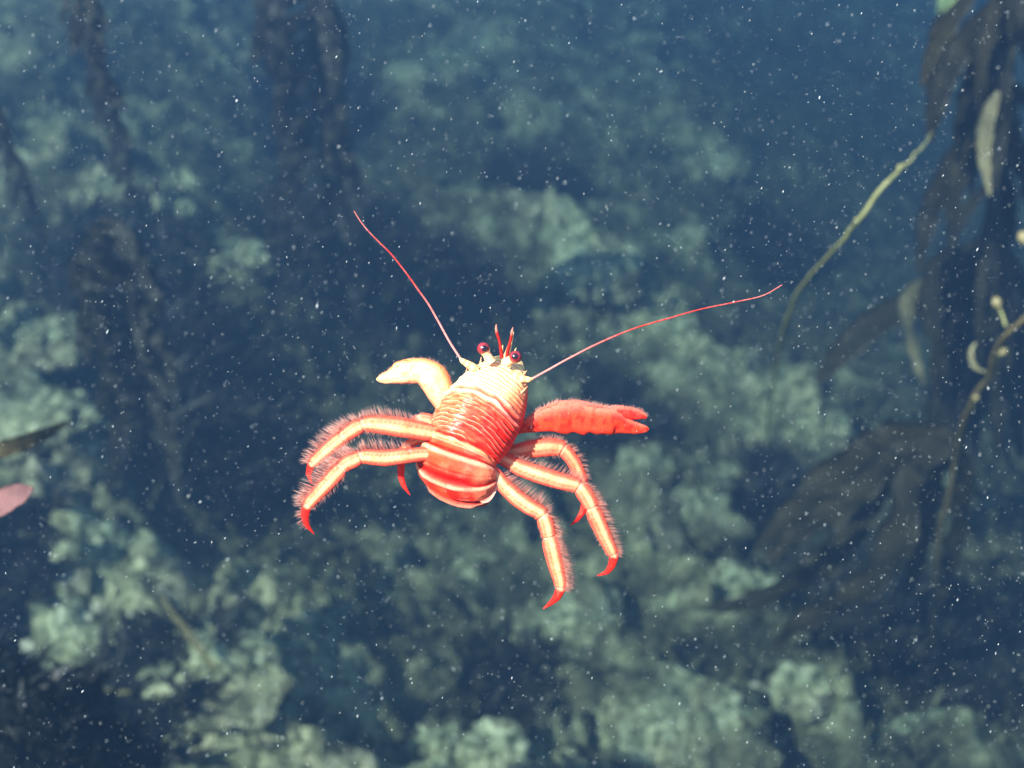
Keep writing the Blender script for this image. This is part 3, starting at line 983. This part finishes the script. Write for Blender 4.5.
# hairs
def hair_material():
    m, nt, N, L, P = new_mat('crab_bristle')
    a = N.new('ShaderNodeAttribute'); a.attribute_name = 'Col'
    L.new(a.outputs['Color'], P.inputs['Base Color'])
    P.inputs['Roughness'].default_value = 0.5
    P.inputs['Specular IOR Level'].default_value = 0.2
    tr = N.new('ShaderNodeBsdfTranslucent'); L.new(a.outputs['Color'], tr.inputs[0])
    mx = N.new('ShaderNodeMixShader'); mx.inputs[0].default_value = .5
    L.new(P.outputs[0], mx.inputs[1]); L.new(tr.outputs[0], mx.inputs[2])
    L.new(mx.outputs[0], N['Material Output'].inputs[0])
    return m


M_HAIR = hair_material()


def hairs(parent, B, D, L, w, c0, c1, seed):
    """slender three-sided tapering bristles, one bend each; B, D in world, L and w in pixels"""
    r = np.random.default_rng(seed)
    n = len(B)
    D = norm(D + r.normal(size=(n, 3)) * 0.07)
    D2 = norm(D + r.normal(size=(n, 3)) * 0.14)
    L = (np.asarray(L) * U)[:, None]
    S = norm(np.cross(D, r.normal(size=(n, 3)))); T = np.cross(D, S)
    rings = []
    mids = [(B, 1.0), (B + D * L * .5, .75)]
    tip = B + D * L * .5 + D2 * L * .5
    for c, k in mids:
        for a in (0, 2.094, 4.189):
            rings.append(c + (S * math.cos(a) + T * math.sin(a)) * w * U * k * .5)
    V = np.stack(rings + [tip], 1).reshape(-1, 3)
    o = np.arange(n)[:, None] * 7
    tr = []
    for a in range(3):
        b = (a + 1) % 3
        tr += [o + [a, b, 3 + b], o + [a, 3 + b, 3 + a], o + [3 + a, 3 + b, 6]]
    F = np.concatenate(tr)
    cc = np.stack([c0] * 3 + [c0 * .5 + c1 * .5] * 3 + [c1], 0)
    C = np.tile(cc, (n, 1)) * r.uniform(.7, 1.2, (n, 1)).repeat(7, 0)
    o = mesh_obj('bristles', V, F, M_HAIR, parent, origin=ROOT, colors=C)
    o['kind'] = 'stuff'
    return o


C_H0 = np.array([0.78, 0.18, 0.10]); C_H1 = np.array([0.88, 0.62, 0.52])


def limb(name, ctrl, colfn, flat=0.55, n=9, ns=20, twist=0.0):
    """ctrl rows: px, py, dz, width(px). One continuous tapering mesh; returns object and its frames"""
    ctrl = np.asarray(ctrl, float)
    S_ = spline(ctrl, n)
    if name == 'leg':                # stiff joints: straight shafts, bends only at the joints
        tt = np.linspace(0, len(ctrl) - 1, len(S_))
        lin = np.stack([np.interp(tt, np.arange(len(ctrl)), ctrl[:, q_]) for q_ in range(4)], 1)
        S_ = .4 * S_ + .6 * lin
    elif name == 'claw':
        tt = np.linspace(0, len(ctrl) - 1, len(S_))
        lin = np.stack([np.interp(tt, np.arange(len(ctrl)), ctrl[:, q_]) for q_ in range(4)], 1)
        S_ = .65 * S_ + .35 * lin
    path = np.array([cam_pt(a, b, c) for a, b, c, _ in S_])
    w = np.maximum(np.interp(np.linspace(0, len(ctrl) - 1, len(S_)), np.arange(len(ctrl)), ctrl[:, 3]), 0.25)
    tw = np.linspace(0, len(ctrl) - 1, len(S_))
    for j in getattr(colfn, 'joints', ()):          # pinched hinges, flared segment ends
        w = w * (1 - .20 * np.exp(-((tw - j) / .16) ** 2) + .08 * np.exp(-((tw - j + .45) / .22) ** 2) + .06 * np.exp(-((tw - j - .45) / .22) ** 2))
    T = norm(np.gradient(path, axis=0))
    S = norm(np.cross(T, BK)); N = np.cross(S, T)
    th = np.linspace(0, 2 * math.pi, ns, endpoint=False)
    nn = (0.12 if name in ('claw', 'finger') else 0.05) * vnoise(np.arange(len(S_))[:, None] * .16 + 0 * th, np.cos(th)[None] * 1.5 + 0 * w[:, None], np.sin(th)[None] * 1.5 + 0 * w[:, None], 88)
    gv = np.exp(-((np.cos(th) - .38) / .13) ** 2) + np.exp(-((np.cos(th) + .5) / .13) ** 2)
    rad = (w[:, None] / 2 * U) * (1 + nn) * (1 - .11 * gv[None]) * (1.25 if name == 'leg' else 1.12)
    V = path[:, None] + S[:, None] * (rad * np.cos(th)[None])[..., None] + N[:, None] * (rad * flat * np.sin(th)[None])[..., None]
    t = np.linspace(0, len(ctrl) - 1, len(S_))
    C = colfn(t[:, None] + 0 * th, th[None] + 0 * w[:, None], w[:, None] + 0 * th)
    m = len(S_)
    F = grid_faces(m, ns, True).tolist()
    F.append(list(range(ns))[::-1]); F.append([(m - 1) * ns + k for k in range(ns)])
    o = mesh_obj(name, V.reshape(-1, 3), F, M_SHELL, crab, origin=ROOT, colors=C.reshape(-1, 3))
    return o, dict(path=path, S=S, N=N, T=T, w=w, t=t, n=n)


def leg_color(joints, dact, tint):
    def fn(t, th, w):
        edge = np.abs(np.cos(th))
        c = lerp(C_PALE + 0 * t[..., None], C_ORANGE, np.clip(.25 + .3 * vnoise(t * 3, th, None, 90), 0, 1))
        c = lerp(c, tint + 0 * t[..., None], .22)
        stripe = np.exp(-((np.cos(th) - .38) / .12) ** 2) + np.exp(-((np.cos(th) + .5) / .12) ** 2)
        dots = .5 + .5 * np.sign(np.sin(t * 30))
        c = lerp(c, C_RED + 0 * c, np.clip(stripe, 0, 1) * (.6 + .35 * dots))
        c = lerp(c, (C_RED * .9 + C_PINK * .1) + 0 * c, smooth(.40, .74, edge) * .92)
        for j in joints:
            c = lerp(c, C_PINK + 0 * c, np.exp(-((t - j) / .13) ** 2) * .7)
        c = lerp(c, C_RED * 1.05 + 0 * c, smooth(dact - .1, dact + .25, t))
        return c
    fn.joints = joints
    return fn


def fringe(parent, fr, t0, t1, side, count, lmin, lmax, seed, lean=0.45, toward=0.0, w=0.75):
    """bristles along one edge of a limb, between control points t0 and t1"""
    r = np.random.default_rng(seed)
    count = int(count * .8)
    t = np.sort(r.uniform(t0, t1, count))
    k = np.clip((t * fr['n']), 0, len(fr['path']) - 1)
    i0 = np.floor(k).astype(int); i1 = np.minimum(i0 + 1, len(fr['path']) - 1); f = (k - i0)[:, None]
    g = lambda key: fr[key][i0] * (1 - f) + fr[key][i1] * f
    P, S, N, T = g('path'), g('S'), g('N'), g('T')
    ww = np.interp(k, np.arange(len(fr['w'])), fr['w'])
    spread = r.normal(0, .35, count)[:, None]
    B = P + S * (side * ww * .42 * U)[:, None] + N * spread * (ww * U * .25)[:, None]
    D = norm(S * side + T * lean + N * (spread * .8 + toward))
    u = (t - t0) / (t1 - t0)
    env = .55 + .45 * np.sin(math.pi * np.clip(u * .9 + .08, 0, 1))
    return hairs(parent, B, D, r.uniform(lmin, lmax, count) * env * 1.2, w * .46, C_H0, C_H1, seed)


# sign of 'side': S = T x BK ; for a limb drawn outward, +1 lies to its right-hand side seen from the camera
LEGS = {}
# hairy walking legs on the lit side
o, fr = limb('leg', [(446, 436, -6, 9), (428, 432, 0, 14), (405, 428, 6, 16), (385, 425, 8, 15), (370, 424, 8, 13), (363, 425, 8, 10.5), (356, 428, 8, 12.5), (347, 434, 7, 11),
                     (343, 437, 7, 10), (338, 441, 6, 12), (326, 451, 4, 11), (315, 461, 0, 9), (311, 466, -4, 6), (309, 474, -8, 5), (312, 484, -12, .6)],
             leg_color((5, 8, 11.6), 11.8, C_YEL))
fringe(o, fr, 1.2, 5, 1, 230, 9, 14, 1); fringe(o, fr, 5, 12, 1, 420, 10, 17, 2); fringe(o, fr, 1.6, 5, -1, 90, 4, 8, 3); fringe(o, fr, 5.5, 11.5, -1, 120, 4, 8, 4)
fringe(o, fr, 1.2, 11.5, 1, 260, 5, 9, 21, toward=.6)
o, fr = limb('leg', [(448, 456, 0, 9), (424, 454, 6, 11), (405, 456, 12, 12.5), (385, 458, 14, 13), (368, 457, 15, 12), (361, 457, 15, 10), (354, 460, 15, 12.5), (346, 464, 14, 11.5),
                     (342, 468, 14, 10.5), (337, 473, 13, 13), (325, 486, 11, 12), (311, 501, 8, 10), (307, 507, 7, 7.2), (305, 516, 5, 6.6), (307, 525, 2, 4.2), (314, 534, -2, .5)],
             leg_color((5, 8, 11.8), 12, C_YEL))
fringe(o, fr, 1.6, 5.2, 1, 220, 10, 16, 5); fringe(o, fr, 5.2, 12, 1, 460, 12, 20, 6); fringe(o, fr, 8, 11.8, -1, 150, 5, 9, 7); fringe(o, fr, 12, 14.2, 1, 60, 5, 9, 8); fringe(o, fr, 12, 14.2, -1, 25, 2, 4, 9)
fringe(o, fr, 5.2, 11.5, 1, 260, 5, 9, 22, toward=.6)
o, fr = limb('leg', [(440, 440, -30, 9), (418, 440, -28, 8), (406, 446, -24, 7), (402, 456, -22, 6.5), (401, 466, -20, 6.2), (401, 476, -19, 5.2), (404, 486, -18, 3.6), (410, 495, -17, .5)],
             leg_color((3,), 3.4, C_ORANGE))
# legs on the shaded side
o, fr = limb('leg', [(494, 452, -26, 9), (515, 452, -24, 13), (532, 449, -22, 15), (550, 447, -21, 15), (560, 448, -21, 13), (565, 451, -21, 11), (570, 457, -21, 11), (575, 464, -22, 11),
                     (580, 476, -24, 11), (585, 490, -26, 9.5), (586, 501, -28, 7), (583, 511, -28, 5.4), (578, 519, -27, 3.4), (570, 526, -26, .5)],
             leg_color((4.6,), 10, C_RED))
fringe(o, fr, 1.5, 4.5, -1, 200, 6, 10, 11); fringe(o, fr, 4.5, 8.5, -1, 150, 7, 12, 12); fringe(o, fr, 2, 4.5, 1, 70, 4, 8, 13)
o, fr = limb('leg', [(486, 452, -10, 9), (505, 460, -6, 11), (520, 468, 0, 13), (540, 475, 4, 14), (560, 481, 6, 13.5), (573, 484, 7, 12.5), (579, 487, 7, 10.5), (585, 494, 7, 13.5), (590, 503, 6, 12.5),
                     (592, 508, 6, 10.5), (595, 515, 5, 13), (603, 533, 3, 12), (611, 550, 0, 10), (614, 556, -1, 7.4), (612, 565, -3, 6.2), (607, 572, -5, 4), (597, 576, -7, .5)],
             leg_color((6, 9, 12.8), 13, C_PALE))
fringe(o, fr, 1.3, 6, -1, 260, 7, 13, 14); fringe(o, fr, 6, 13, -1, 460, 9, 15, 15); fringe(o, fr, 2, 6, 1, 120, 3, 5.5, 16); fringe(o, fr, 9.5, 12.5, 1, 90, 3, 6, 17)
o, fr = limb('leg', [(474, 458, 6, 9), (494, 473, 12, 10.5), (504, 486, 16, 12), (517, 498, 18, 13), (530, 507, 19, 13), (538, 511, 19, 12), (543, 516, 19, 10.5), (546, 524, 18, 13), (548, 532, 17, 12),
                     (549, 537, 16, 10.5), (551, 545, 15, 13.5), (556, 566, 12, 12.5), (560, 582, 9, 10), (560.5, 589, 8, 7.6), (557, 597, 6, 6.4), (551, 603, 4, 4), (543, 609, 2, .5)],
             leg_color((6, 9, 12.8), 13, C_YEL))
fringe(o, fr, 1.3, 6, -1, 240, 10, 17, 18, lean=.2); fringe(o, fr, 6, 9.5, -1, 180, 9, 15, 19); fringe(o, fr, 9.3, 13, -1, 420, 11, 16, 20); fringe(o, fr, 2, 12.5, 1, 150, 2, 4.5, 23)
fringe(o, fr, 9.3, 12.8, -1, 260, 6, 10, 24, toward=.6)


def claw_color(tint, spots, seed, edge=None):
    edge = (C_ORANGE * .7 + C_RED * .3) if edge is None else edge

    def fn(t, th, w):
        c = lerp(tint + 0 * t[..., None], C_RED + 0 * t[..., None], spots * smooth(-.1, .45, vnoise(t * 2.2, np.cos(th) * 2.5, np.sin(th) * 2.5, seed)))
        c = lerp(c, C_DEEP + 0 * c, spots * .8 * smooth(.2, .5, vnoise(t * 3.4 + 9, np.cos(th) * 3, np.sin(th) * 3, seed + 3)))
        c = lerp(c, edge + 0 * c, smooth(.45, .95, np.abs(np.cos(th))) * .75)
        c = lerp(c, edge + 0 * c, np.clip(.5 * smooth(.15, .6, vnoise(t * 1.7 + 4, np.cos(th) * 2, np.sin(th) * 2, seed + 8)), 0, 1))
        top = smooth(.2, .9, -np.cos(th))
        c = lerp(c, C_PINK + 0 * c, top * .3)
        c = lerp(c, C_DEEP + 0 * c, spots * .7 * smooth(.86, 1.0, t / np.max(t)))
        return c
    return fn


# open claw, seen from its shaded side
o, fr = limb('claw', [(494, 441, -24, 9), (512, 432, -22, 8.5), (522, 427.5, -20, 10.5), (534, 423.5, -17, 16), (546, 419, -14, 23.5), (558, 416.5, -12, 28.5), (572, 416.5, -10, 29), (586, 418, -9, 28.5), (594, 419, -9, 26),
                      (606, 420, -9, 26.5), (615, 421, -10, 25), (623, 424.5, -11, 17.5), (632, 427.3, -12, 12), (640, 428.6, -13, 9), (646.5, 429, -14, 6), (649, 429, -14, 1.5)],
             claw_color(C_RED * .75 + C_ORANGE * .25, .95, 120, C_RED * .8 + C_ORANGE * .2), flat=.6, ns=28)
claw = o
o2, f2 = limb('finger', [(610, 413, -9, 14), (619, 412.5, -9, 13), (628, 413, -9, 11.5), (635, 414, -9, 10), (640.5, 415, -9, 8), (644.5, 416.5, -9, 5), (646.5, 418.5, -9, 1)],
              claw_color(C_RED * .95 + C_PINK * .05, .8, 130, C_RED), flat=.7)
o2.parent = claw
fringe(claw, fr, 2.5, 10.6, -1, 520, 4, 8, 31, lean=.25, w=.9); fringe(claw, fr, 3.5, 11, -1, 700, 4, 7, 33, lean=.5, toward=1.3, w=.9)
fringe(claw, f2, .5, 5.6, -1, 120, 2.5, 5, 32, w=.7)
# claw pointing away on the lit side, sunlight painted in as pale yellow
o, fr = limb('claw', [(458, 424, -34, 14), (448, 406, -30, 21), (440, 392, -27, 25), (433, 377.5, -25, 27.5), (422, 371.5, -25, 24.5), (410, 371.5, -26, 22.5), (400, 373.5, -28, 19.5), (393, 376, -30, 14.5), (386, 378, -32, 11), (380, 379, -33, 7), (376.5, 379.5, -34, 1.5)],
             claw_color(C_YEL, .12, 140), flat=.7, ns=28)
claw = o
o2, f2 = limb('finger', [(416, 367, -24, 13), (406, 366, -25, 11.5), (400, 366, -26, 9.5), (395.5, 366.5, -27, 7), (392.5, 367.5, -28, 2)], claw_color(C_PALE, .25, 150), flat=.7)
o2.parent = claw
fringe(claw, fr, 1.2, 5, 1, 240, 3.5, 7.5, 34, w=.7); fringe(claw, fr, 5, 9, 1, 120, 2, 4, 35, w=.7)

# stumps of the folded fifth legs beside the shell
o, fr = limb('leg', [(440, 428, -14, 10), (428, 420, -12, 11), (419, 419, -11, 9), (414, 423, -10, 5), (412, 426, -10, 1)], leg_color((2,), 5, C_PINK))
fringe(o, fr, 1, 3.6, 1, 70, 2, 4, 36)

# tail fan folded under the tail
def tail_fan():
    out = [(482, 503), (488, 502), (493, 497), (497, 489), (498.5, 482), (496, 476)]
    inn = [(468, 492), (472, 488), (476, 484), (480, 480), (484, 477), (488, 474)]
    oo = spline(np.array(out, float), 5); ii = spline(np.array(inn, float), 5)
    nv = 8; V = []; C = []
    for side_ in (0, 1):
        for j in range(len(oo)):
            for k in range(nv):
                t = k / (nv - 1)
                p = ii[j] * (1 - t) + oo[j] * t
                dz = 24 + 8 * t - 14 * t * t - 12 * (1 - t) - side_ * 1.4
                V.append(cam_pt(p[0], p[1], dz)); C.append(C_DEEP * 1.3 * (1 - t ** 6) + C_PINK * t ** 6)
    n = len(oo); F1 = grid_faces(n, nv); F2 = F1[:, ::-1] + n * nv
    rim = [u * nv for u in range(n)] + [(n - 1) * nv + v for v in range(1, nv)] + [u * nv + nv - 1 for u in range(n - 2, -1, -1)] + [v for v in range(nv - 2, 0, -1)]
    rim = np.array(rim); r2 = np.roll(rim, -1)
    F = np.concatenate([F1, F2, np.stack([rim, r2, r2 + n * nv, rim + n * nv], 1)])
    mesh_obj('tail_fan', np.array(V), F, M_SHELL, crab, origin=ROOT, colors=np.array(C))


tail_fan()

# eyes
def simple_mat(name, col, rough, spec, coat=0):
    m, nt, N, L, P = new_mat(name)
    tc = N.new('ShaderNodeTexCoord').outputs['Object']
    n = noise_tex(nt, 1500, 3, .5, tc)
    c = np.array(col)
    L.new(ramp(nt, n, [(.35, tuple(c * .85)), (.65, tuple(np.minimum(c * 1.15, 1)))]), P.inputs['Base Color'])
    P.inputs['Roughness'].default_value = rough
    P.inputs['Specular IOR Level'].default_value = spec
    P.inputs['Coat Weight'].default_value = coat
    P.inputs['Coat Roughness'].default_value = .08
    return m


M_EYE = simple_mat('crab_eye', (0.26, 0.016, 0.02), .25, .5, .6)
M_PUPIL = simple_mat('crab_pupil', (0.012, 0.002, 0.004), .15, .5, .8)


def eye(px, py, dz, r, look, stalk):
    c = cam_pt(px, py, dz); R = r * U
    v, f = ICO5
    e = mesh_obj('eye', c + v * R, f, M_EYE, crab, origin=ROOT)
    lk = norm(look[0] * RT + look[1] * UP + look[2] * BK)
    v4, f4 = ICO5
    sel = (v4 @ lk) > .86
    idx = -np.ones(len(v4), int); idx[sel] = np.arange(sel.sum())
    ff = f4[sel[f4].all(1)]
    bulge = 1.015 + .05 * smooth(.86, .95, v4[sel] @ lk)
    mesh_obj('pupil', c + v4[sel] * R * bulge[:, None], idx[ff], M_PUPIL, e, origin=ROOT)
    b = cam_pt(*stalk)
    p = spline(np.array([b, b * .45 + c * .55, c + norm(b - c) * R * .45]), 5)
    V, F = tube(p, np.interp(np.linspace(0, 1, len(p)), [0, .5, 1], [5.2, 4.2, 5.6]) * U, 16)
    mesh_obj('eye_stalk', V, F, M_SHELL, e, origin=ROOT, colors=np.tile(C_YEL * .5 + C_PINK * .5, (len(V), 1)))


eye(483.5, 348.5, -6, 6.4, (.25, -.05, 1), (491, 362, -10))
eye(515.5, 357, 4, 6.4, (-.1, .1, 1), (506, 363, -4))


# antennae
def antenna(base, flag, r0, seed):
    """stout base joints, then a long ringed whip"""
    o, fr = limb('antenna', base, lambda t, th, w: lerp(C_YEL + 0 * t[..., None], C_RED + 0 * t[..., None], .3 + .3 * np.sin(t * 6)), flat=.9, n=6, ns=12)
    P = spline(np.array([cam_pt(*p) for p in flag]), 30)
    n = len(P); t = np.linspace(0, 1, n)
    k = t * 9
    P = P + U * 0.9 * (t * (1 - t) * 3)[:, None] * (vnoise(k, k * 0 + seed, None, seed)[:, None] * RT + vnoise(k, k * 0 + seed + 5, None, seed + 1)[:, None] * UP)
    rad = (r0 * .68 * (1 - t) ** .75 + .36) * U * (1 + .10 * (np.arange(n) % 3 == 0))
    V, F = tube(P, rad, 8)
    ring = .5 + .5 * vnoise(t * 90, t * 0, None, seed + 3)
    c = lerp(np.array([.62, .22, .19]) + 0 * t[:, None], C_RED * .55 + 0 * t[:, None], np.clip(smooth(.12, .5, t) * .85 - smooth(.65, 1, t) * .5 + .25 * (ring - .5), 0, 1))
    C = np.repeat(c, 8, 0)
    mesh_obj('whip', V, F, M_SHELL, o, origin=ROOT, colors=C)


antenna([(478, 370, -14, 7), (471, 366, -14, 7.5), (466, 363, -14, 6), (462, 360.5, -14, 4.5), (460, 358, -14, 2)],
        [(461.5, 360, -14), (450, 342, -16), (437, 319, -18), (424, 298, -20), (409, 276, -22), (393, 256, -24), (376, 239, -26), (363, 225, -28), (354, 211, -30)], 1.25, 1)
antenna([(510, 375, -6, 9), (516, 377, -5, 9), (523, 379, -4, 7), (529, 379.5, -3, 5), (533, 378.5, -3, 2)],
        [(531, 379.5, -3), (548, 370, -2), (570, 358, 0), (600, 343, 2), (632, 330, 3), (668, 318, 4), (704, 309, 5), (738, 302, 6), (764, 295, 7), (782, 285, 8)], 1.15, 4)


def antennule(pts, wd):
    def fn(t, th, w):
        c = lerp(C_RED * .45 + 0 * t[..., None], np.array([.42, .16, .11]) + 0 * t[..., None], smooth(2.9, 3.6, t))
        return c
    o, fr = limb('antennule', [(*p, w_) for p, w_ in zip(pts, wd)], fn, flat=.9, n=7, ns=10)


antennule([(502, 358, -10), (501, 350, -10), (499.5, 341, -11), (497, 333, -12), (496.2, 328, -12), (496.4, 324, -12)], [3.6, 3.0, 2.4, 2.8, 2.4, .5])
antennule([(507, 360, -8), (507.5, 352, -8), (510, 343, -9), (511.5, 336, -10), (512.2, 331, -10), (513, 327, -10)], [3.8, 3.4, 2.6, 2.8, 2.4, .5])

# ------------------------------------------------------------------ marine snow
def marine_snow(n=30000):
    r = np.random.default_rng(77)
    d = (r.uniform(0.26 ** 1.7, 0.62 ** 1.7, n)) ** (1 / 1.7)
    px = r.uniform(-260, W + 260, n); py = r.uniform(-220, H + 220, n)
    P = CP - BK * d[:, None] + RT * ((px - W / 2) * d / FPX)[:, None] - UP * ((py - H / 2) * d / FPX)[:, None]
    a = r.normal(math.radians(24), math.radians(16), n)
    A = norm(RT * np.sin(a)[:, None] + UP * np.cos(a)[:, None] + BK * r.normal(0, .3, n)[:, None])
    S = norm(np.cross(A, r.normal(size=(n, 3)))); T = np.cross(A, S)
    size = 0.000074 * np.exp(r.normal(0, .5, n)) * np.clip(d / .5, .6, 1.7)
    el = r.uniform(1.5, 4.2, n)
    V = np.stack([P + A * (size * el)[:, None], P - A * (size * el)[:, None], P + S * size[:, None], P - S * size[:, None], P + T * size[:, None], P - T * size[:, None]], 1)
    q = V.reshape(-1, 3)
    o = np.arange(n)[:, None] * 6
    F = np.concatenate([o + t for t in ([0, 2, 4], [0, 4, 3], [0, 3, 5], [0, 5, 2], [1, 4, 2], [1, 3, 4], [1, 5, 3], [1, 2, 5])])
    m = plain('marine_snow', (.5, .5, .48), .5, .4, 40, .2)
    ob = mesh_obj('marine_snow', q, F, m, shade=False)
    tag(ob, 'white flecks of marine snow drifting through the water', 'particles', kind='stuff')


marine_snow()

# ------------------------------------------------------------------ water haze
def haze():
    x0, x1, y0, y1, z0, z1 = -75, 75, -75, 75, -3.2, 2.75
    v = [(x0, y0, z0), (x1, y0, z0), (x1, y1, z0), (x0, y1, z0), (x0, y0, z1), (x1, y0, z1), (x1, y1, z1), (x0, y1, z1)]
    f = [[0, 3, 2, 1], [4, 5, 6, 7], [0, 1, 5, 4], [1, 2, 6, 5], [2, 3, 7, 6], [3, 0, 4, 7]]
    m = bpy.data.materials.new('sea_water')
    m.use_nodes = True
    nt = m.node_tree
    nt.nodes.clear()
    out = nt.nodes.new('ShaderNodeOutputMaterial')
    pv = nt.nodes.new('ShaderNodeVolumePrincipled')
    pv.inputs['Color'].default_value = (0.043, 0.082, 0.146, 1)
    pv.inputs['Absorption Color'].default_value = (0.018, 0.095, 0.13, 1)
    pv.inputs['Density'].default_value = 0.37
    pv.inputs['Anisotropy'].default_value = 0.25
    pv.inputs['Density Attribute'].default_value = ''
    nt.links.new(pv.outputs[0], out.inputs['Volume'])
    o = mesh_obj('haze', v, f, m, shade=False)
    tag(o, kind='stuff')


haze()
